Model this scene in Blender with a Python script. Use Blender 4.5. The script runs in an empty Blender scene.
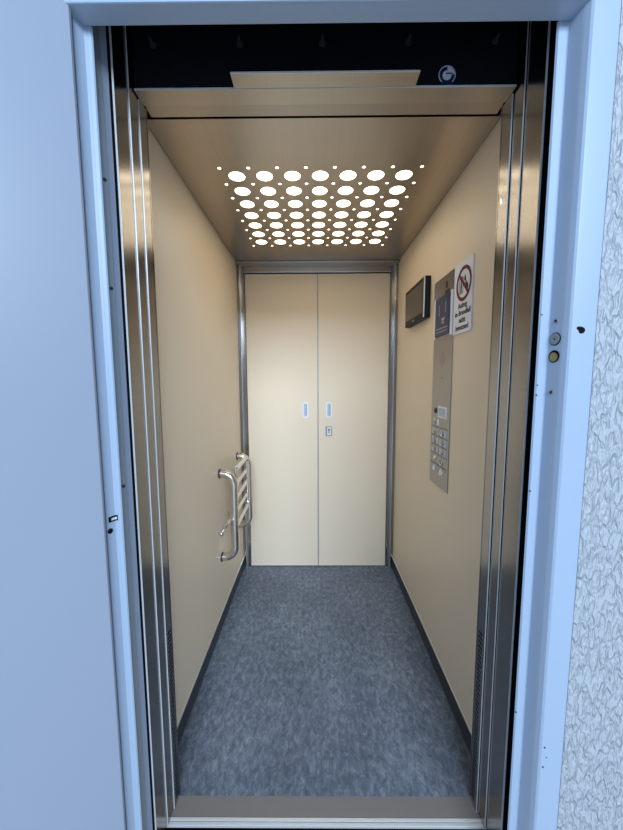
import bpy, bmesh, math, random
from mathutils import Vector, Matrix

random.seed(7)
SC = bpy.context.scene
COL = SC.collection

# ------------------------------------------------------------------ camera
F, PT, YW, RL, H = 337.5775, 0.1000, -0.0067, 0.0042, 1.3332
def cam_dir(u, v, w):
    c, s = math.cos(RL), math.sin(RL); x, z = c*u + s*v, -s*u + c*v
    c, s = math.cos(PT), math.sin(PT); y, z = c*w + s*z, -s*w + c*z
    c, s = math.cos(YW), math.sin(YW)
    return Vector((c*x + s*y, -s*x + c*y, z))
cd = bpy.data.cameras.new('camera')
cam = bpy.data.objects.new('camera', cd); COL.objects.link(cam)
r_, u_, b_ = cam_dir(1, 0, 0), cam_dir(0, 1, 0), -cam_dir(0, 0, 1)
M4 = Matrix.Identity(4)
for i in range(3):
    M4[i][0], M4[i][1], M4[i][2] = r_[i], u_[i], b_[i]
M4[2][3] = H
cam.matrix_world = M4
cd.sensor_fit = 'VERTICAL'; cd.sensor_height = 36.0; cd.lens = F/830*36.0
cd.clip_start = 0.01
SC.camera = cam

# ------------------------------------------------------------------ light
w = bpy.data.worlds.new('world'); SC.world = w; w.use_nodes = True
bg = w.node_tree.nodes['Background']
bg.inputs[0].default_value = (0.48, 0.69, 1.0, 1); bg.inputs[1].default_value = 0.55

def area(name, loc, target, sx, sy, col, power):
    l = bpy.data.lights.new(name, 'AREA'); l.shape = 'RECTANGLE'; l.size = sx; l.size_y = sy
    l.color = col; l.energy = power
    o = bpy.data.objects.new(name, l); COL.objects.link(o); o.location = loc
    d = Vector(target) - Vector(loc)
    o.rotation_euler = d.to_track_quat('-Z', 'Y').to_euler()
    return o
area('landing_window_daylight', (1.0, -5.8, 4.1), (0.0, 1.2, 1.0), 4.5, 2.2, (0.68, 0.83, 1.0), 720)

SC.view_settings.view_transform = 'Standard'
SC.view_settings.look = 'None'
SC.view_settings.gamma = 1.0
SC.view_settings.use_curve_mapping = False
SC.view_settings.exposure = 0.0

# ------------------------------------------------------------------ materials
def mat(name, col, rough=0.5, metal=0.0, spec=0.5):
    m = bpy.data.materials.new(name); m.use_nodes = True
    b = m.node_tree.nodes['Principled BSDF']
    b.inputs['Base Color'].default_value = (*col, 1)
    b.inputs['Roughness'].default_value = rough
    b.inputs['Metallic'].default_value = metal
    b.inputs['Specular IOR Level'].default_value = spec
    return m
def nd(m, t, **k):
    n = m.node_tree.nodes.new(t)
    for a, v in k.items(): setattr(n, a, v)
    return n
def lk(m, a, b): m.node_tree.links.new(a, b)
def coords(m, scale):
    tc = nd(m, 'ShaderNodeTexCoord'); mp = nd(m, 'ShaderNodeMapping')
    mp.inputs['Scale'].default_value = scale
    lk(m, tc.outputs['Object'], mp.inputs['Vector'])
    return mp.outputs['Vector']
def noise(m, vec, scale, detail=2, rough=0.5, dist=0.0):
    n = nd(m, 'ShaderNodeTexNoise'); n.inputs['Scale'].default_value = scale
    n.inputs['Detail'].default_value = detail; n.inputs['Roughness'].default_value = rough
    n.inputs['Distortion'].default_value = dist
    lk(m, vec, n.inputs['Vector']); return n.outputs['Fac']
def ramp(m, fac, stops):
    r = nd(m, 'ShaderNodeValToRGB'); e = r.color_ramp.elements
    while len(e) < len(stops): e.new(0.5)
    for x, (p, c) in zip(e, stops): x.position = p; x.color = (*c, 1)
    lk(m, fac, r.inputs['Fac']); return r.outputs['Color']
def bump(m, fac, strength, dist):
    b = nd(m, 'ShaderNodeBump'); b.inputs['Strength'].default_value = strength
    b.inputs['Distance'].default_value = dist
    lk(m, fac, b.inputs['Height']); lk(m, b.outputs['Normal'], m.node_tree.nodes['Principled BSDF'].inputs['Normal'])
def setcol(m, out): lk(m, out, m.node_tree.nodes['Principled BSDF'].inputs['Base Color'])
def setrough(m, fac, lo, hi):
    r = nd(m, 'ShaderNodeMapRange'); r.inputs['To Min'].default_value = lo; r.inputs['To Max'].default_value = hi
    lk(m, fac, r.inputs['Value']); lk(m, r.outputs['Result'], m.node_tree.nodes['Principled BSDF'].inputs['Roughness'])

def brushed(name, col, lo, hi, scale):
    m = mat(name, col, lo, 1.0)
    v = coords(m, scale); n = noise(m, v, 1.0, 3, 0.6)
    c0 = tuple(x*0.96 for x in col); c1 = tuple(min(1, x*1.03) for x in col)
    setcol(m, ramp(m, n, [(0.3, c0), (0.7, c1)])); setrough(m, n, lo, hi)
    return m
STEEL = brushed('brushed_stainless_upright', (0.31, 0.295, 0.285), 0.17, 0.23, (4, 4, 260))
STEELH = brushed('brushed_stainless_ceiling', (0.45, 0.405, 0.355), 0.27, 0.33, (200, 3, 4))
PLATE = brushed('brushed_stainless_plate', (0.36, 0.34, 0.315), 0.32, 0.42, (4, 400, 8))
CHROME = mat('polished_steel_tube', (0.70, 0.67, 0.64), 0.2, 1.0)
ALU = mat('aluminium_edge', (0.80, 0.80, 0.80), 0.28, 1.0)
LIP = mat('lightened_metal_edge', (0.74, 0.76, 0.78), 0.4, 0.35)  # paler than STEEL: landing light caught by front edges is put into the colour
SILL = brushed('worn_sill_metal', (0.25, 0.235, 0.225), 0.5, 0.62, (3, 90, 3))
SILL.node_tree.nodes['Principled BSDF'].inputs['Metallic'].default_value = 0.3

LAM = mat('beige_laminate', (0.78, 0.60, 0.39), 0.42, 0, 0.35)
v = coords(LAM, (1, 1, 1)); n1 = noise(LAM, v, 6, 4, 0.6)
v2 = coords(LAM, (520, 520, 60)); n2 = noise(LAM, v2, 1, 2)
v3 = coords(LAM, (60, 60, 520)); n3 = noise(LAM, v3, 1, 2)
ad = nd(LAM, 'ShaderNodeMath', operation='ADD'); lk(LAM, n2, ad.inputs[0]); lk(LAM, n3, ad.inputs[1])
ad2 = nd(LAM, 'ShaderNodeMath', operation='MULTIPLY_ADD'); lk(LAM, n1, ad2.inputs[0]); ad2.inputs[1].default_value = 0.35
lk(LAM, ad.outputs[0], ad2.inputs[2])
setcol(LAM, ramp(LAM, ad2.outputs[0], [(0.75, (0.70, 0.585, 0.44)), (1.0, (0.80, 0.68, 0.52))]))
LAMED = mat('beige_laminate_edge', (0.80, 0.72, 0.58), 0.4)

VINYL = mat('marbled_slate_vinyl', (0.07, 0.08, 0.1), 0.42, 0, 0.4)
v = coords(VINYL, (1, 0.55, 1)); n1 = noise(VINYL, v, 55, 8, 0.74, 0.55); n2 = noise(VINYL, v, 4, 3)
a = nd(VINYL, 'ShaderNodeMath', operation='MULTIPLY_ADD'); lk(VINYL, n2, a.inputs[0]); a.inputs[1].default_value = 0.35; lk(VINYL, n1, a.inputs[2])
setcol(VINYL, ramp(VINYL, a.outputs[0], [(0.46, (0.045, 0.062, 0.095)), (0.66, (0.122, 0.152, 0.205)), (0.80, (0.21, 0.25, 0.315)), (0.92, (0.38, 0.42, 0.48))]))
RUBBER = mat('dark_skirting', (0.035, 0.038, 0.047), 0.4)
LACQ = mat('pale_white_lacquer', (0.34, 0.425, 0.55), 0.38)
LEAF = mat('pale_blue_white_door_paint', (0.285, 0.325, 0.405), 0.33)
v = coords(LEAF, (1, 1, 1)); bump(LEAF, noise(LEAF, v, 60, 3), 0.05, 0.002)
PLASTER = mat('white_textured_plaster', (0.40, 0.43, 0.47), 0.5)
tc = nd(PLASTER, 'ShaderNodeTexCoord'); mp = nd(PLASTER, 'ShaderNodeMapping')
mp.inputs['Rotation'].default_value = (0, math.radians(-22), 0); mp.inputs['Scale'].default_value = (1.0, 1.0, 0.42)
lk(PLASTER, tc.outputs['Object'], mp.inputs['Vector'])
n1 = noise(PLASTER, mp.outputs['Vector'], 92, 1.5, 0.45, 0.5)
bump(PLASTER, ramp(PLASTER, n1, [(0.30, (0, 0, 0)), (0.45, (0.45, 0.45, 0.45)), (0.62, (1, 1, 1))]), 0.75, 0.012)
BLACK = mat('black_header_paint', (0.004, 0.006, 0.010), 0.5, 0, 0.25)
DARKC = mat('dark_shaft_concrete', (0.03, 0.03, 0.033), 0.9)
STUD = mat('blackened_stud', (0.035, 0.038, 0.042), 0.45)
BOLT = mat('dark_bolt', (0.10, 0.10, 0.11), 0.4, 1.0)
HOLE = mat('dark_recess', (0.006, 0.006, 0.007), 0.8, 0, 0.1)
GALV = mat('galvanised_grey', (0.30, 0.33, 0.36), 0.45, 0.55)
GALVB = mat('grey_blue_return', (0.25, 0.29, 0.38), 0.5)  # bluer tone for the angled return of the post
BRASS = mat('old_brass', (0.40, 0.32, 0.16), 0.4, 1.0)
TVB = mat('black_gloss_plastic', (0.008, 0.008, 0.010), 0.45, 0, 0.2)
TVS = mat('dark_screen_glass', (0.05, 0.04, 0.034), 0.15, 0, 0.35)
LCD = mat('blue_black_display', (0.028, 0.038, 0.10), 0.3, 0, 0.25)
LCDI = mat('pale_display_marks', (0.35, 0.38, 0.46), 0.4)
WHITEP = mat('white_plastic', (0.80, 0.82, 0.85), 0.35)
BLUEP = mat('pale_blue_label', (0.42, 0.52, 0.68), 0.4)
GREENP = mat('teal_button', (0.03, 0.16, 0.16), 0.35)
SIGNW = mat('white_sign_vinyl', (0.80, 0.82, 0.90), 0.4)
SIGNR = mat('dark_red_print', (0.13, 0.010, 0.018), 0.45, 0, 0.25)
INK = mat('black_print', (0.02, 0.02, 0.025), 0.5)
EMBW = mat('badge_pale_grey', (0.55, 0.60, 0.68), 0.35)
EMBB = mat('badge_navy', (0.012, 0.014, 0.06), 0.35)
LANDF = mat('landing_floor_stone', (0.50, 0.49, 0.47), 0.6)
GLOW = bpy.data.materials.new('cream_lamp_diffuser'); GLOW.use_nodes = True
gn = GLOW.node_tree; gn.nodes.clear()
go = gn.nodes.new('ShaderNodeOutputMaterial'); ge = gn.nodes.new('ShaderNodeEmission')
ge.inputs[0].default_value = (1.0, 0.84, 0.60, 1); ge.inputs[1].default_value = 6.8
gn.links.new(ge.outputs[0], go.inputs[0])

# ------------------------------------------------------------------ helpers
def obj(name, bm, m, parent=None, smooth=False, kind=None, label=None, cat=None, group=None):
    me = bpy.data.meshes.new(name)
    bmesh.ops.recalc_face_normals(bm, faces=bm.faces[:])
    bm.to_mesh(me); bm.free()
    me.materials.append(m)
    if smooth:
        for p in me.polygons: p.use_smooth = True
        me.set_sharp_from_angle(angle=0.40)
    o = bpy.data.objects.new(name, me); COL.objects.link(o)
    if parent: 
        o.parent = parent
        o.matrix_parent_inverse = Matrix.Translation(-parent.location) if parent.type == 'EMPTY' else Matrix.Identity(4)
    tag(o, label, cat, group, kind)
    return o
def tag(o, label=None, cat=None, group=None, kind=None):
    if label: o['label'] = label
    if cat: o['category'] = cat
    if group: o['group'] = group
    if kind: o['kind'] = kind
def empty(name, loc, label, cat, group=None, kind=None):
    o = bpy.data.objects.new(name, None); COL.objects.link(o); o.location = loc
    o.empty_display_size = 0.05
    tag(o, label, cat, group, kind); return o
def box(bm, x0, x1, y0, y1, z0, z1, bev=0.0, seg=2):
    vs = [bm.verts.new((x, y, z)) for x in (x0, x1) for y in (y0, y1) for z in (z0, z1)]
    fs = [(0,1,3,2),(4,6,7,5),(0,4,5,1),(2,3,7,6),(0,2,6,4),(1,5,7,3)]
    ff = [bm.faces.new([vs[i] for i in f]) for f in fs]
    if bev:
        es = list({e for f in ff for e in f.edges})
        bmesh.ops.bevel(bm, geom=es, offset=bev, segments=seg, profile=0.5, affect='EDGES')
    return bm
def B(*a, **k): return box(bmesh.new(), *a, **k)
def prism(bm, pts, z0, z1):            # xy outline extruded in z
    lo = [bm.verts.new((x, y, z0)) for x, y in pts]; hi = [bm.verts.new((x, y, z1)) for x, y in pts]
    bm.faces.new(lo); bm.faces.new(hi)
    n = len(pts)
    for i in range(n): bm.faces.new((lo[i], lo[(i+1) % n], hi[(i+1) % n], hi[i]))
    return bm
def tube(bm, pts, r, n=14, closed=False):
    pts = [Vector(p) for p in pts]; N = len(pts); rings = []; up = None
    for i, p in enumerate(pts):
        if closed: t = pts[(i+1) % N] - pts[i-1]
        else: t = pts[min(i+1, N-1)] - pts[max(i-1, 0)]
        t.normalize()
        if up is None:
            up = Vector((0, 0, 1)) if abs(t.z) < 0.9 else Vector((1, 0, 0))
        up = (up - t*up.dot(t)).normalized(); s = t.cross(up)
        rings.append([bm.verts.new(p + (up*math.cos(2*math.pi*k/n) + s*math.sin(2*math.pi*k/n))*r) for k in range(n)])
    M = N if closed else N-1
    for i in range(M):
        a, b = rings[i], rings[(i+1) % N]
        for k in range(n): bm.faces.new((a[k], a[(k+1) % n], b[(k+1) % n], b[k]))
    if not closed: bm.faces.new(rings[0]); bm.faces.new(rings[-1])
    return bm
def arc(c, a, b, r, n=8):              # quarter arc round c from direction a to direction b
    c, a, b = Vector(c), Vector(a), Vector(b)
    return [c + (a*math.cos(math.pi/2*i/n) + b*math.sin(math.pi/2*i/n))*r for i in range(n+1)]
def disc(bm, c, axis, r, d, n=24, bev=0.0):   # solid disc centred at c, thickness d along axis
    c = Vector(c); ax = Vector(axis).normalized()
    up = Vector((0, 0, 1)) if abs(ax.z) < 0.9 else Vector((0, 1, 0))
    s = ax.cross(up).normalized(); up = s.cross(ax)
    prof = [(r, -d/2), (r, d/2-bev), (r-bev, d/2)] if bev else [(r, -d/2), (r, d/2)]
    rings = [[bm.verts.new(c + ax*h + (up*math.cos(2*math.pi*k/n) + s*math.sin(2*math.pi*k/n))*q) for k in range(n)] for q, h in prof]
    for a, b in zip(rings, rings[1:]):
        for k in range(n): bm.faces.new((a[k], a[(k+1) % n], b[(k+1) % n], b[k]))
    bm.faces.new(rings[0]); bm.faces.new(rings[-1])
    return bm
def ring(bm, c, axis, r0, r1, d, n=32, a0=0.0, a1=2*math.pi):   # flat ring / arc sector with thickness
    c = Vector(c); ax = Vector(axis).normalized()
    up = Vector((0, 0, 1)); s = up.cross(ax).normalized()       # s = viewer's right when looking against ax
    full = abs(a1 - a0 - 2*math.pi) < 1e-6; N = n if full else n+1
    P = []
    for k in range(N):
        t = a0 + (a1-a0)*k/n; dirv = s*math.sin(t) + up*math.cos(t)
        P.append([bm.verts.new(c + dirv*q + ax*h) for q, h in ((r0, -d/2), (r1, -d/2), (r1, d/2), (r0, d/2))])
    for k in range(N if full else N-1):
        a, b = P[k], P[(k+1) % N]
        for j in range(4): bm.faces.new((a[j], a[(j+1) % 4], b[(j+1) % 4], b[j]))
    if not full: bm.faces.new(P[0]); bm.faces.new(P[-1])
    return bm
S = 'structure'

# measured car, metres from the camera's foot: X right, Y into the car, Z up
XL, XR, YB, HC, HS = -0.5004, 0.5554, 2.325, 2.10, 0.087

# ------------------------------------------------------------------ shaft and landing shell
obj('wall_shaft_left', B(-0.85, -0.80, 0.80, 2.60, -0.3, 2.65), DARKC, kind=S, label='dark concrete lift shaft side wall left of the car', cat='wall')
obj('wall_shaft_right', B(0.85, 0.90, 0.80, 2.60, -0.3, 2.65), DARKC, kind=S, label='dark concrete lift shaft side wall right of the car', cat='wall')
obj('wall_shaft_back', B(-0.85, 0.90, 2.60, 2.65, -0.3, 2.65), DARKC, kind=S, label='dark concrete lift shaft wall behind the car', cat='wall')
obj('ceiling_shaft', B(-0.85, 0.90, 0.80, 2.65, 2.65, 2.70), DARKC, kind=S, label='dark shaft cover above the lift car', cat='ceiling')
obj('floor_shaft', B(-0.85, 0.90, 0.87, 2.65, -0.35, -0.3), DARKC, kind=S, label='dark pit floor below the car sill gap', cat='floor')
obj('floor_landing', B(-3.0, 3.0, -6.0, 0.855, -0.30, -0.005), LANDF, kind=S, label='landing floor in front of the lift entrance', cat='floor')
obj('wall_right', B(0.5815, 2.4, 0.7115, 0.80, -0.005, 2.75), PLASTER, kind=S, label='white wrinkled plaster landing wall right of the entrance', cat='wall')
obj('wall_left', B(-2.4, -0.60, 0.712, 0.80, -0.005, 2.75), PLASTER, kind=S, label='white plaster landing wall behind the open leaf', cat='wall')
obj('wall_head', B(-0.60, 0.58, 0.706, 0.80, 2.13, 2.75), PLASTER, kind=S, label='white plaster wall above the landing lintel', cat='wall')

# landing door frame, white pressed steel
bm = bmesh.new()
prism(bm, [(0.53, 0.80), (0.4960, 0.7640), (0.494, 0.7605), (0.4965, 0.757), (0.5140, 0.757), (0.5155, 0.7558), (0.5225, 0.7285), (0.5245, 0.7240), (0.5285, 0.7165), (0.5325, 0.7135), (0.5360, 0.713), (0.5845, 0.713), (0.5845, 0.80)], -0.005, 2.052)
fr = obj('trim_1', bm, LACQ, smooth=True, kind=S, label='white steel landing door frame right jamb with rebate and lock holes', cat='door frame')
bm = bmesh.new()
prism(bm, [(-0.50, 0.785), (-0.4500, 0.7640), (-0.448, 0.7605), (-0.4500, 0.7575), (-0.4570, 0.7560), (-0.4580, 0.7568), (-0.4625, 0.7540), (-0.4715, 0.7362), (-0.4735, 0.7362), (-0.4740, 0.766), (-0.535, 0.766), (-0.535, 0.715), (-0.605, 0.715), (-0.605, 0.80)], -0.005, 2.052)
fl = obj('trim_2', bm, LACQ, smooth=True, kind=S, label='white steel landing door frame left jamb beside the open leaf', cat='door frame')
bm = bmesh.new(); box(bm, -0.605, 0.5845, 0.713, 0.757, 2.05, 2.135, 0.003); 
obj('trim_3', bm, LACQ, kind=S, label='white steel lintel across the top of the landing entrance', cat='door frame')

# lock strike holes in the right jamb rebate
RN = Vector((-0.985, -0.16, 0)).normalized()
def rb(z): return Vector((0.5187, 0.741, z))
def rset(z, r, m, name, d=0.002, off=0.0, n=24, label=None):
    return obj(name, disc(bmesh.new(), rb(z) + RN*off, RN, r, d, n, 0.0004), m, fr, label=label)
rset(1.421, 0.0138, HOLE, 'strike_rim'); rset(1.421, 0.0122, GALV, 'strike_bolt', 0.003, 0.0003, label='grey round strike plug'); rset(1.421, 0.002, HOLE, 'plug_screw', 0.004, 0.0003, 10)
rset(1.384, 0.0132, HOLE, 'strike_rim'); o = rset(1.3825, 0.0100, BRASS, 'strike_hole', 0.003, 0.0003, label='dark brass strike hole')
for z in (1.459, 1.307):
    rset(z, 0.0052, GALV, 'frame_screw', 0.002, 0.0002, 14); rset(z, 0.0026, HOLE, 'screw_socket', 0.003, 0.0003, 10)
bm = disc(bmesh.new(), (0.5525, 0.7128, 1.435), (0, -1, 0), 0.0064, 0.002, 20)
disc(bm, (0.5455, 0.7128, 1.4395), (0, -1, 0), 0.0034, 0.002, 14); box(bm, 0.5455, 0.5525, 0.7118, 0.7138, 1.4352, 1.4424)
obj('release_keyhole', bm, HOLE, fr, label='dark keyhole in the frame face')
for x, z in ((0.4965, 1.475), (0.4950, 1.322), (0.4950, 1.300), (0.4950, 0.52), (0.496, 1.08)):
    obj('paint_chip', disc(bmesh.new(), (x + 0.004*random.random(), 0.757, z), (0, -1, 0), 0.0016 + 0.001*random.random(), 0.0008, 7), HOLE, fr)
for x, z, q in ((0.5385, 0.476, 0.0022), (0.5445, 0.450, 0.0014), (0.5375, 0.425, 0.0022)):
    obj('paint_chip', disc(bmesh.new(), (x, 0.7129, z), (0, -1, 0), q, 0.0008, 7), HOLE, fr)
# latch slot and round hole in the left jamb
bm = prism(bmesh.new(), [(-0.4572, 0.7575), (-0.4572, 0.7552), (-0.4616, 0.7533), (-0.4685, 0.7397), (-0.4694, 0.7400), (-0.4650, 0.7575)], 1.0125, 1.0255)
sl = obj('latch_slot', bm, HOLE, fl, label='dark latch slot')
obj('latch_tongue', prism(bmesh.new(), [(-0.4588, 0.7560), (-0.4586, 0.7540), (-0.4614, 0.7527), (-0.4655, 0.7448), (-0.4662, 0.7452), (-0.4630, 0.7560)], 1.0160, 1.0215), LIP, sl)
obj('lock_hole', disc(bmesh.new(), (-0.4683, 0.7418, 0.9925), (0.893, -0.45, 0), 0.0062, 0.0016, 18), HOLE, fl)

# landing door leaf, swung open to the left
ANG = math.radians(130)
uu = Vector((-math.sin(math.pi-ANG), -math.cos(math.pi-ANG))); nn = Vector((-uu.y*-1, uu.x*-1))
nn = Vector((uu.y, -uu.x))             # away from the camera side
P0 = Vector((-0.4632, 0.7195))
def lf(t, d): q = P0 + uu*t + nn*d; return (q.x, q.y)
bm = bmesh.new()
prism(bm, [lf(0.004, 0), lf(0.90, 0), lf(0.90, 0.032), lf(0.0, 0.032), lf(0.0, 0.004)], 0.006, 2.10)
obj('door_1', bm, LEAF, kind=S, label='smooth pale blue-white landing door leaf swung open on the left', cat='door')

# ------------------------------------------------------------------ car: sill, floor, walls
sill = empty('door_sill', (0.03, 0.93, 0), 'worn brown-grey metal car sill with bright grooved front rail', 'sill')
obj('sill_plate', B(-0.56, 0.62, 0.9085, 0.9615, -0.03, -0.0002), SILL, sill)
for y0, y1 in ((0.8985, 0.9075), (0.8880, 0.8965)):
    obj('groove_rail', B(-0.62, 0.68, y0, y1, -0.03, 0.0005, 0.001), LIP, sill)
obj('groove_bed', B(-0.62, 0.68, 0.888, 0.9085, -0.04, -0.008), HOLE, sill)
obj('floor', B(-0.52, 0.575, 0.9615, 2.45, -0.04, 0.0), VINYL, kind=S, label='dark slate blue marbled vinyl floor of the lift car', cat='floor')

obj('wall_car_left', B(XL-0.02, XL, 0.97, YB, HS+0.006, HC+0.02), LAM, kind=S, label='beige laminate car wall on the left behind the folded seat', cat='wall')
obj('wall_car_right', B(XR, XR+0.02, 0.97, YB, HS+0.006, HC+0.02), LAM, kind=S, label='beige laminate car wall on the right carrying the control panel', cat='wall')
obj('wall_car_back', B(XL-0.02, XR+0.02, YB+0.045, YB+0.07, 0, HC+0.05), DARKC, kind=S, label='dark car wall behind the two compartment doors', cat='wall')
for nm, a, b in (('left', XL-0.02, XL-0.001), ('right', XR+0.001, XR+0.02)):
    bb = obj('baseboard_'+nm, B(a, b, 0.97, YB, 0.0, HS-0.003), RUBBER, kind=S, label='dark skirting along the %s wall of the car' % nm, cat='skirting')
    e = (XL-0.012, XL+0.0035) if nm == 'left' else (XR-0.0035, XR+0.012)
    obj('skirting_lip', B(e[0], e[1], 0.97, YB, HS-0.003, HS+0.006, 0.0012), ALU, bb, label='bright metal lip')

# corner pillars and door head on the back plane
def pillar(name, x0, x1, side, label):
    bm = bmesh.new(); box(bm, x0, x1, YB-0.004, YB+0.04, 0.0, HC)
    p = obj(name, bm, STEEL, kind=S, label=label, cat='trim')
    xe = x0 if side < 0 else x1
    e0, e1 = (XL, XL+0.0165) if side < 0 else (XR-0.0165, XR)
    obj('pillar_bead', B(e0, e1, YB-0.045, YB-0.004, HS+0.008, HC, 0.003), STEEL, p)
    q0, q1 = (XL+0.0168, XL+0.0205) if side < 0 else (XR-0.0205, XR-0.0168)
    obj('pillar_edge', B(q0, q1, YB-0.045, YB-0.004, 0.001, HC, 0.001), ALU, p)
pillar('trim_4', XL, -0.4575, -1, 'stainless corner strip at the rear left of the car')
pillar('trim_5', 0.5125, XR, 1, 'stainless corner strip at the rear right of the car')
bm = bmesh.new(); box(bm, -0.4575, 0.5125, YB-0.006, YB+0.04, 2.052, HC)
hd = obj('trim_6', bm, STEELH, kind=S, label='stainless head strip above the two compartment doors', cat='trim')
obj('head_lip', B(-0.4575, 0.5125, YB-0.012, YB, 2.0485, 2.0535, 0.001), ALU, hd)
bm = B(XL, XR, YB-0.085, YB-0.006, HC-0.012, HC-0.0005, 0.002)
obj('trim_7', bm, STEELH, kind=S, label='narrow steel strip between the ceiling and the rear door head', cat='trim')

# ------------------------------------------------------------------ ceiling with real perforations
def ceiling_bm():
    bm = bmesh.new(); edges = []
    def loop(pts):
        vs = [bm.verts.new((x, y, HC)) for x, y in pts]
        for i in range(len(vs)): edges.append(bm.edges.new((vs[i], vs[(i+1) % len(vs)])))
    loop([(XL+0.004, 1.071), (XR-0.004, 1.071), (XR-0.004, YB), (XL+0.004, YB)])
    px, py = 0.1045, 0.1005
    for i in range(7):
        for j in range(7):
            x, y = -0.286 + px*i, 1.352 + py*j
            loop([(x + 0.0305*math.cos(t*math.pi/14), y + 0.0305*math.sin(t*math.pi/14)) for t in range(28)])
    for i in range(8):
        for j in range(8):
            x, y = -0.286 + px*(i-0.5), 1.352 + py*(j-0.5)
            loop([(x + 0.0064*math.cos(t*math.pi/6), y + 0.0064*math.sin(t*math.pi/6)) for t in range(12)])
    bmesh.ops.triangle_fill(bm, use_beauty=True, use_dissolve=False, edges=edges, normal=(0, 0, -1))
    r = bmesh.ops.extrude_face_region(bm, geom=bm.faces[:])
    bmesh.ops.translate(bm, vec=(0, 0, 0.002), verts=[g for g in r['geom'] if isinstance(g, bmesh.types.BMVert)])
    return bm
obj('ceiling', ceiling_bm(), STEELH, kind=S, label='brushed steel car ceiling perforated with rows of round holes', cat='ceiling')
lt = empty('ceiling_light', (0.03, 1.65, HC+0.003), 'glowing cream light panel seen through the perforated steel ceiling', 'ceiling light')
obj('light_diffuser', B(-0.36, 0.415, 1.27, 2.03, HC+0.0035, HC+0.0055), GLOW, lt)
obj('light_housing', B(-0.37, 0.425, 1.26, 2.04, HC+0.006, HC+0.05), LACQ, lt)

# ------------------------------------------------------------------ car entrance: jambs, header, retracted door panels
def jamb(side, label):
    X = -0.4400 if side < 0 else 0.4986
    yf = 0.928 if side < 0 else 0.922
    wall = XL-0.02 if side < 0 else XR+0.02
    t = empty('entrance_jamb', (X, 0.945, 0), label, 'door jamb', 'car entrance jambs')
    s = side
    bm = bmesh.new()
    box(bm, min(X, X+s*0.0028), max(X, X+s*0.0028), yf, 0.966, 0.0, 2.047)
    box(bm, min(X, wall), max(X, wall), 0.9635, 0.97, 0.0, HC)
    obj('jamb_sheet', bm, STEEL, t)
    bm = bmesh.new()
    for k in range(38):
        z = 0.02 + k*0.015; x = X - s*0.0004
        ya, yb = (0.9385, 0.9585) if s < 0 else (0.935, 0.9565)
        pts = [(ya, z), (yb, z), (yb, z+0.0068), (ya, z+0.0068)]
        a = [bm.verts.new((x, y, zz)) for y, zz in pts]; b = [bm.verts.new((x + s*0.0006, y, zz)) for y, zz in pts]
        bm.faces.new(a); bm.faces.new(b)
        for i in range(4): bm.faces.new((a[i], a[(i+1) % 4], b[(i+1) % 4], b[i]))
    obj('front_lip', B(min(X+s*0.0002, X+s*0.0027), max(X+s*0.0002, X+s*0.0027), yf-0.0006, yf+0.001, 0.0, 2.045), LIP, t, label='front lip coloured bright for caught light')
    obj('vent_slots', bm, HOLE, t, label='dark ventilation slots low on the jamb')
    obj('jamb_gap_shade', B(min(X+s*0.0035, X+s*0.10), max(X+s*0.0035, X+s*0.10), yf+0.006, 0.9630, 0.0, 2.04), HOLE, t)  # near-black block stands in for shade in the hollow behind the lip
    return t
jamb(-1, 'stepped stainless car entrance jamb on the left with slotted lower part')
tj = jamb(1, 'stepped stainless car entrance jamb on the right with slotted lower part')
obj('jamb_clip', B(0.4972, 0.4990, 0.945, 0.953, 1.795, 1.812, 0.001), ALU, tj)

def door_panel(X, s, y0, y1, lip, zt, label):
    t = empty('car_door_panel', (X, (y0+y1)/2, 0), label, 'door panel', 'retracted car door panels')
    ab = lambda a, b: (min(a, b), max(a, b))
    bm = bmesh.new()
    box(bm, *ab(X, X+s*0.0015), y0, y1, 0.004, zt)
    obj('leading_edge', bm, STEEL, t)
    obj('edge_lip', B(*ab(X+s*0.0002, X+s*lip), y0-0.0008, y0+0.0017, 0.004, zt), LIP, t, label='front lip coloured bright for caught light')
    obj('shaded_panel_body', B(*ab(X+s*0.0018, X+s*0.20), y0+0.006, y1-0.002, 0.004, zt), HOLE, t)  # near-black instead of stainless, so shade in the gap is painted in
door_panel(-0.4425, -1, 0.886, 0.9255, 0.0030, 2.25, 'retracted stainless door panel next to the left jamb, deeper of the left pair')
door_panel(-0.4455, -1, 0.825, 0.8835, 0.0042, 2.25, 'retracted stainless door panel nearest the grey post on the left')
door_panel(0.5030, 1, 0.879, 0.9185, 0.0024, 2.25, 'retracted stainless door panel next to the right jamb, deeper of the right pair')
door_panel(0.5070, 1, 0.809, 0.8762, 0.0045, 2.25, 'retracted stainless door panel nearest the white frame on the right')

# grey galvanised shaft post on the left
ps = empty('shaft_post', (-0.47, 0.82, 0), 'grey galvanised steel post with screws between left frame and car door panels', 'post')
bm = prism(bmesh.new(), [(-0.4635, 0.8100), (-0.4725, 0.8010), (-0.52, 0.8010), (-0.52, 0.8235), (-0.4635, 0.8235)], 0, 2.3)
obj('post_flange', bm, GALV, ps)
bm = prism(bmesh.new(), [(-0.4632, 0.8105), (-0.4555, 0.8225), (-0.4632, 0.8234)], 0, 2.3)
obj('post_return', bm, GALVB, ps, label='blue-grey return edge')
for z in (1.786, 1.549, 1.078):
    o = obj('post_screw', disc(bmesh.new(), (-0.4680, 0.8050, z), (0.7, -0.7, 0), 0.0042, 0.002, 14, 0.0005), BOLT, ps)
    obj('screw_socket', disc(bmesh.new(), (-0.4680, 0.8050, z), (0.7, -0.7, 0), 0.0016, 0.003, 8), HOLE, o)

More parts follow.
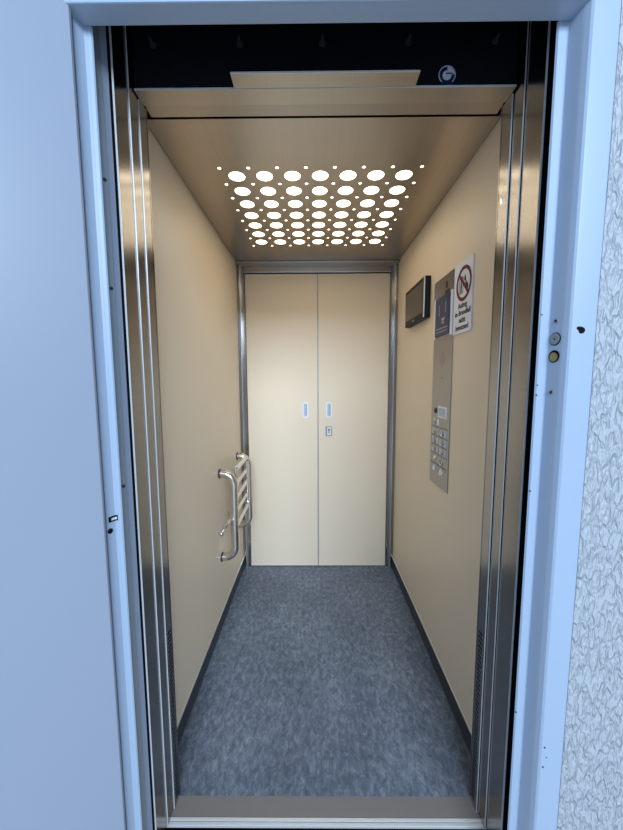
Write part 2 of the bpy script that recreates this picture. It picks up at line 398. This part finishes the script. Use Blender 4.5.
# header over the car entrance
he = empty('door_header', (0.03, 0.93, 2.047), 'black car door header with bolts above a folded steel soffit', 'header')
obj('header_panel', B(-0.4395, 0.4980, 0.906, 0.925, 2.0525, 2.40), BLACK, he)
bm = bmesh.new(); box(bm, -0.4395, 0.4980, 0.9045, 0.951, 2.047, 2.0515)
obj('soffit_plate', bm, STEELH, he)
obj('soffit_edge', B(-0.4395, 0.4980, 0.9032, 0.9045, 2.0475, 2.0515), LIP, he, label='front edge of the soffit coloured bright for caught light')
obj('plate_edge', B(-0.192, 0.2505, 0.8608, 0.862, 2.0470, 2.0508), LIP, he, label='front edge of the projecting plate coloured bright for caught light')
bm = B(-0.4395, 0.4980, 0.9530, 0.993, 2.0500, 2.0540)
for vt in bm.verts: vt.co.z += (0.993 - vt.co.y)*0.085
obj('soffit_return', bm, STEELH, he)
bm = bmesh.new(); box(bm, -0.192, 0.2505, 0.862, 0.9012, 2.0475, 2.0505)
obj('sensor_plate', bm, STEELH, he, label='projecting steel plate under the black header')
for x in (-0.388, -0.176, 0.024, 0.232, 0.442):
    b = obj('header_bolt', tube(bmesh.new(), [(x, 0.886, 2.148), (x, 0.907, 2.148)], 0.0035, 10), STUD, he)
    obj('bolt_washer', disc(bmesh.new(), (x, 0.904, 2.148), (0, -1, 0), 0.008, 0.002, 16), STUD, b)
for x in (-0.36, -0.30, -0.245, 0.276, 0.375, 0.425, 0.465):
    obj('header_clip', B(x, x+0.02, 0.9035, 0.906, 2.0560, 2.0580), BOLT, he)
# round badge
EC = Vector((0.328, 0.9045, 2.0745)); AX = (0, -1, 0)
em = empty('round_badge', EC, 'small round navy and pale grey ring badge on the black header', 'badge')
obj('badge_disc', disc(bmesh.new(), EC, AX, 0.0215, 0.0015, 40), EMBB, em)
bm = bmesh.new(); e2 = EC + Vector((0, -0.0011, 0))
ring(bm, e2, AX, 0.0188, 0.0208, 0.0008, 40, math.radians(-140), math.radians(140))
ring(bm, e2, AX, 0.0100, 0.0200, 0.0008, 16, math.radians(2), math.radians(85))
disc(bm, e2 + Vector((-0.0005, 0, -0.001)), AX, 0.0108, 0.0008, 28)
obj('badge_mark', bm, EMBW, em, label='pale grey ring and inner mark')
obj('badge_bar', B(EC.x-0.0035, EC.x+0.0135, EC.y-0.0019, EC.y-0.0012, EC.z+0.0015, EC.z+0.0042), EMBB, em)

# ------------------------------------------------------------------ compartment doors at the back
def comp_door(x0, x1, px, label, lock):
    t = empty('compartment_door', ((x0+x1)/2, YB, 0.006), label, 'door', 'rear compartment doors', 'thing')
    obj('door_panel', B(x0, x1, YB, YB+0.02, 0.006, 2.0425, 0.0015), LAM, t)
    obj('bottom_edge', B(x0, x1, YB-0.0018, YB-0.0002, 0.006, 0.017), LAMED, t)
    z0, z1 = 1.083, 1.187; r = 0.0165; n = 10
    def slot(rr, zz0, zz1, y0, y1):
        bm = bmesh.new()
        pts = [(px + rr*math.cos(a), zz1 - rr + rr*math.sin(a)) for a in [math.pi*i/n for i in range(n+1)]] + \
              [(px + rr*math.cos(a), zz0 + rr + rr*math.sin(a)) for a in [math.pi + math.pi*i/n for i in range(n+1)]]
        lo = [bm.verts.new((x, y0, z)) for x, z in pts]; hi = [bm.verts.new((x, y1, z)) for x, z in pts]
        bm.faces.new(lo); bm.faces.new(hi)
        for i in range(len(pts)): bm.faces.new((lo[i], lo[(i+1) % len(pts)], hi[(i+1) % len(pts)], hi[i]))
        return bm
    h = obj('recessed_pull', slot(0.0205, 1.0775, 1.1925, YB-0.004, YB), WHITEP, t, label='pale oval recessed pull')
    obj('pull_recess', slot(0.0115, 1.090, 1.180, YB-0.005, YB-0.0035), BLUEP, h)
    obj('pull_shadow_lip', B(px+0.004, px+0.0085, YB-0.0056, YB-0.0045, 1.10, 1.172), GALV, h)
    if lock:
        l = obj('lock_plate', B(px-0.0235, px+0.0205, YB-0.003, YB, 0.953, 1.021, 0.002), GALV, t, label='small grey lock plate with keyhole')
        obj('lock_face', B(px-0.0125, px+0.0130, YB-0.0045, YB-0.002, 0.960, 1.014, 0.001), WHITEP, l)
        bm = disc(bmesh.new(), (px, YB-0.0048, 0.998), (0, -1, 0), 0.0068, 0.001, 14); box(bm, px-0.003, px+0.003, YB-0.0053, YB-0.0043, 0.972, 0.996)
        obj('keyhole', bm, INK, l)
comp_door(-0.4555, 0.0265, -0.057, 'tall beige laminate compartment door with an oval pull and no lock', False)
comp_door(0.0325, 0.5105, 0.1055, 'tall beige laminate compartment door with an oval pull above a keyhole plate', True)
obj('trim_8', B(0.0268, 0.0322, YB-0.0015, YB+0.02, 0.006, 2.0425), GALV, kind=S, label='thin grey metal joint strip between the two compartment doors', cat='trim')
obj('trim_9', B(-0.4575, 0.5125, YB+0.024, YB+0.044, 0.0, 2.06), HOLE, kind=S, label='dark backing behind the compartment doors', cat='trim')

# ------------------------------------------------------------------ folded seat with two tube handles on the left wall
seat = empty('folding_seat', (XL, 1.90, 0.42), 'folded polished steel slatted seat with two tube handles on the left car wall', 'folding seat')
XB = -0.4260
def handle(y):
    zt, zb, r, R = 0.850, 0.388, 0.0210, 0.060
    pts = [(XL, y, zt), (XB-R, y, zt)]
    pts += arc((XB-R, y, zt-R), (0, 0, 1), (1, 0, 0), R)
    pts += arc((XB-R, y, zb+R), (1, 0, 0), (0, 0, -1), R)
    pts += [(XL, y, zb)]
    h = obj('tube_handle', tube(bmesh.new(), pts, r, 18), CHROME, seat, smooth=True)
    for z in (zt, zb):
        obj('wall_collar', disc(bmesh.new(), (XL+0.004, y, z), (1, 0, 0), 0.0250, 0.008, 24, 0.002), BOLT, h, label='dark wall collar')
handle(1.74); handle(2.155)
sf = obj('seat_frame', tube(tube(bmesh.new(), [(XB+0.003, 1.785, 0.875), (XB+0.003, 1.785, 0.465)], 0.0075, 12),
         [(XB+0.003, 1.785, 0.868), (XB+0.003, 2.05, 0.868)] + arc((XB+0.003, 2.05, 0.833), (0, 0, 1), (0, 1, 0), 0.035) +
         arc((XB+0.003, 2.05, 0.585), (0, 1, 0), (0, 0, -1), 0.035) + [(XB+0.003, 1.785, 0.55)], 0.011, 12), CHROME, seat, smooth=True)
for k in range(5):
    z = 0.862 - 0.0765*k
    obj('seat_slat', B(XB-0.002, XB+0.010, 1.79, 2.07, z-0.014, z+0.014, 0.003), CHROME, sf)
obj('hinge_rod', tube(bmesh.new(), [(XL+0.034, 1.625, 0.572), (XL+0.034, 2.12, 0.572)], 0.0085, 14), CHROME, seat, smooth=True)
bm = bmesh.new(); bmesh.ops.create_uvsphere(bm, u_segments=18, v_segments=12, radius=0.0128, matrix=Matrix.Translation((XL+0.034, 1.625, 0.572)))
obj('rod_knob', bm, CHROME, seat, smooth=True)
for y in (1.89, 2.07):
    obj('hinge_bracket', B(XL, XL+0.040, y-0.006, y+0.006, 0.556, 0.588, 0.002), CHROME, seat)

# ------------------------------------------------------------------ right wall: monitor, control panel, sign
tv = empty('wall_monitor', (XR, 1.81, 1.632), 'small black flat monitor mounted on the right car wall', 'monitor')
obj('monitor_case', B(0.523, XR, 1.646, 1.975, 1.632, 1.826, 0.004), TVB, tv)
obj('screen', B(0.5222, 0.5240, 1.666, 1.957, 1.660, 1.808), TVS, tv)
obj('front_edge', B(0.5215, 0.5260, 1.6445, 1.6530, 1.634, 1.824, 0.001), ALU, tv, label='bright metal edge of the monitor')
obj('maker_plate', B(0.5218, 0.5232, 1.795, 1.825, 1.640, 1.650), GALV, tv)

XP = XR - 0.004                       # face of the control plate
cp = empty('control_panel', (XR, 1.468, 0.865), 'tall stainless lift control panel with display and floor buttons', 'control panel')
obj('face_plate', B(XP, XR, 1.366, 1.577, 0.865, 1.768, 0.001), PLATE, cp)
obj('upper_plate', B(XP-0.004, XP, 1.368, 1.575, 1.690, 1.766), brushed('darker_plate', (0.30, 0.27, 0.24), 0.3, 0.4, (4, 300, 8)), cp, label='darker upper plate')
obj('upper_slot', B(XP-0.0055, XP-0.004, 1.425, 1.439, 1.712, 1.737), INK, cp)
obj('upper_label', B(XP-0.0055, XP-0.004, 1.400, 1.445, 1.690, 1.702), INK, cp)
dp = obj('display_screen', B(XP-0.006, XP, 1.392, 1.553, 1.525, 1.688, 0.001), LCD, cp, label='blue-black display')
for y0, y1 in ((1.372, 1.383), (1.549, 1.559)):
    obj('display_edge', B(XP-0.0065, XP, y0, y1, 1.516, 1.692, 0.001), WHITEP, cp, label='white strip beside the display')
for y0, y1, z0, z1 in ((1.44, 1.475, 1.585, 1.597), (1.447, 1.468, 1.572, 1.582), (1.43, 1.435, 1.615, 1.66), (1.50, 1.505, 1.61, 1.655), (1.41, 1.53, 1.553, 1.557), (1.41, 1.53, 1.540, 1.543)):
    obj('display_mark', B(XP-0.0066, XP-0.006, y0, y1, z0, z1), LCDI, dp)
bm = bmesh.new()
for i in range(-4, 5):
    for j in range(-4, 5):
        if i*i + j*j <= 17 and (i + j) % 2 == 0: disc(bm, (XP, 1.4635 + i*0.0075, 1.425 + j*0.0085), (-1, 0, 0), 0.0018, 0.0008, 8)
obj('speaker_holes', bm, HOLE, cp)
obj('indicator_dot', disc(bmesh.new(), (XP, 1.465, 1.345), (-1, 0, 0), 0.003, 0.001, 12), HOLE, cp)
k0 = obj('key_switch', disc(bmesh.new(), (XP-0.002, 1.522, 1.199), (-1, 0, 0), 0.0125, 0.006, 20, 0.002), BOLT, cp, label='dark round key switch')
obj('key_slot', B(XP-0.0058, XP-0.005, 1.520, 1.524, 1.192, 1.206), HOLE, k0)
nb = obj('notice_plate', B(XP-0.0016, XP, 1.395, 1.492, 1.172, 1.222, 0.0005), WHITEP, cp, label='pale blue notice plate')
obj('notice_print', B(XP-0.0024, XP-0.0014, 1.408, 1.482, 1.180, 1.215), BLUEP, nb)
def button(y, z, lab, cap=PLATE, label=None, r=0.0135):
    b = obj('push_button', ring(bmesh.new(), (XP-0.002, y, z), (-1, 0, 0), r*0.78, r, 0.006, 24), WHITEP if cap is WHITEP else ALU, cp, label=label)
    obj('button_cap', disc(bmesh.new(), (XP-0.0015, y, z), (-1, 0, 0), r*0.76, 0.005, 20, 0.001), cap, b)
    if lab: obj('button_label', B(XP-0.0014, XP, y-0.052, y-0.029, z-0.014, z+0.014), lab, b)
for z in (1.150, 1.106, 1.067, 1.028): button(1.531, z, WHITEP if z > 1.14 else BLUEP)
for z in (1.108, 1.067, 1.026): button(1.441, z, BLUEP)
button(1.513, 0.987, None, WHITEP, 'small white button', 0.009)
button(1.438, 0.983, None, GREENP, 'dark teal alarm button', 0.016)
button(1.518, 0.939, None, WHITEP, 'white button in the lowest row', 0.012)
button(1.435, 0.937, None, WHITEP, 'white button in the lowest row', 0.014)
bm = bmesh.new(); box(bm, XP-0.0007, XP, 1.378, 1.566, 0.9585, 0.9615)
for z in (1.128, 1.087, 1.047, 1.007): box(bm, XP-0.0007, XP, 1.378, 1.566, z-0.001, z+0.001)
obj('row_lines', bm, HOLE, cp)

sg = empty('prohibition_sign', (XR, 1.295, 1.51), 'white lift fire prohibition sign with red ring beside the control panel', 'sign')
XS = XR - 0.0012
bm = bmesh.new()
pts = [(1.3635, 1.510), (1.218, 1.510), (1.211, 1.517), (1.211, 1.763), (1.218, 1.770), (1.3635, 1.770)]
a = [bm.verts.new((XS-0.004, y, z)) for y, z in pts]; b = [bm.verts.new((XR-0.0002, y, z)) for y, z in pts]
bm.faces.new(a); bm.faces.new(b)
for i in range(len(pts)): bm.faces.new((a[i], a[(i+1) % len(pts)], b[(i+1) % len(pts)], b[i]))
obj('sign_board', bm, SIGNW, sg)
XT = XS - 0.0045; CY, CZ = 1.279, 1.687
bm = ring(bmesh.new(), (XT, CY, CZ), (-1, 0, 0), 0.050, 0.0625, 0.0008, 48)
# slash from upper left to lower right (left in the view = larger Y)
d = 0.0362; wd = 0.0042
q = [(CY+d+wd, CZ+d-wd), (CY+d-wd, CZ+d+wd), (CY-d-wd, CZ-d+wd), (CY-d+wd, CZ-d-wd)]
a = [bm.verts.new((XT-0.0009, y, z)) for y, z in q]; b = [bm.verts.new((XT, y, z)) for y, z in q]
bm.faces.new(a); bm.faces.new(b)
for i in range(4): bm.faces.new((a[i], a[(i+1) % 4], b[(i+1) % 4], b[i]))
obj('prohibition_ring', bm, SIGNR, sg, label='dark red ring with slash')
bm = bmesh.new()
# pictogram: open lift cabin with a person, flames on the right
for y0, y1, z0, z1 in ((1.3265, 1.3290, 1.654, 1.712), (1.297, 1.2995, 1.654, 1.712), (1.297, 1.329, 1.7095, 1.712), (1.297, 1.329, 1.654, 1.6565),
                       (1.308, 1.318, 1.672, 1.692), (1.3085, 1.3120, 1.658, 1.673), (1.314, 1.3175, 1.658, 1.673)):
    box(bm, XT-0.0004, XT+0.0004, y0-0.014, y1-0.014, z0, z1)
disc(bm, (XT, 1.299, 1.698), (-1, 0, 0), 0.0045, 0.0008, 14)
for oy, oz, s in ((1.259, 1.672, 1.0), (1.248, 1.668, 0.75), (1.269, 1.700, 0.7)):
    fl_ = [(0, -0.012), (-0.009, -0.006), (-0.010, 0.006), (-0.005, 0.016), (-0.003, 0.007), (0.001, 0.026), (0.008, 0.010), (0.009, -0.004)]
    a = [bm.verts.new((XT-0.0004, oy+y*s, oz+z*s)) for y, z in fl_]; b = [bm.verts.new((XT+0.0004, oy+y*s, oz+z*s)) for y, z in fl_]
    bm.faces.new(a); bm.faces.new(b)
    for i in range(8): bm.faces.new((a[i], a[(i+1) % 8], b[(i+1) % 8], b[i]))
obj('pictogram', bm, INK, sg)
def text(body, cy, cz, size, parent):
    cu = bpy.data.curves.new('t', 'FONT'); cu.body = body; cu.size = size; cu.align_x = 'CENTER'; cu.align_y = 'CENTER'
    cu.extrude = 0.0003; cu.offset = size*0.012
    to = bpy.data.objects.new('t', cu); COL.objects.link(to)
    bpy.context.view_layer.update()
    me = bpy.data.meshes.new_from_object(to.evaluated_get(bpy.context.evaluated_depsgraph_get()))
    bpy.data.objects.remove(to); bpy.data.curves.remove(cu)
    # text x -> -Y (reads left to right for someone in the car), text y -> Z, face -> -X
    R = Matrix(((0, 0, -1, XT-0.0002), (-1, 0, 0, cy), (0, 1, 0, cz), (0, 0, 0, 1)))
    me.transform(R); me.materials.clear(); me.materials.append(INK)
    o = bpy.data.objects.new('sign_text', me); COL.objects.link(o); o.parent = parent
    o.matrix_parent_inverse = Matrix.Translation(-parent.location)
    return o
for k, s in enumerate(('Aufzug', 'im Brandfall', 'nicht', 'benutzen!')):
    text(s, 1.282, 1.610 - 0.0265*k, 0.0275, sg)
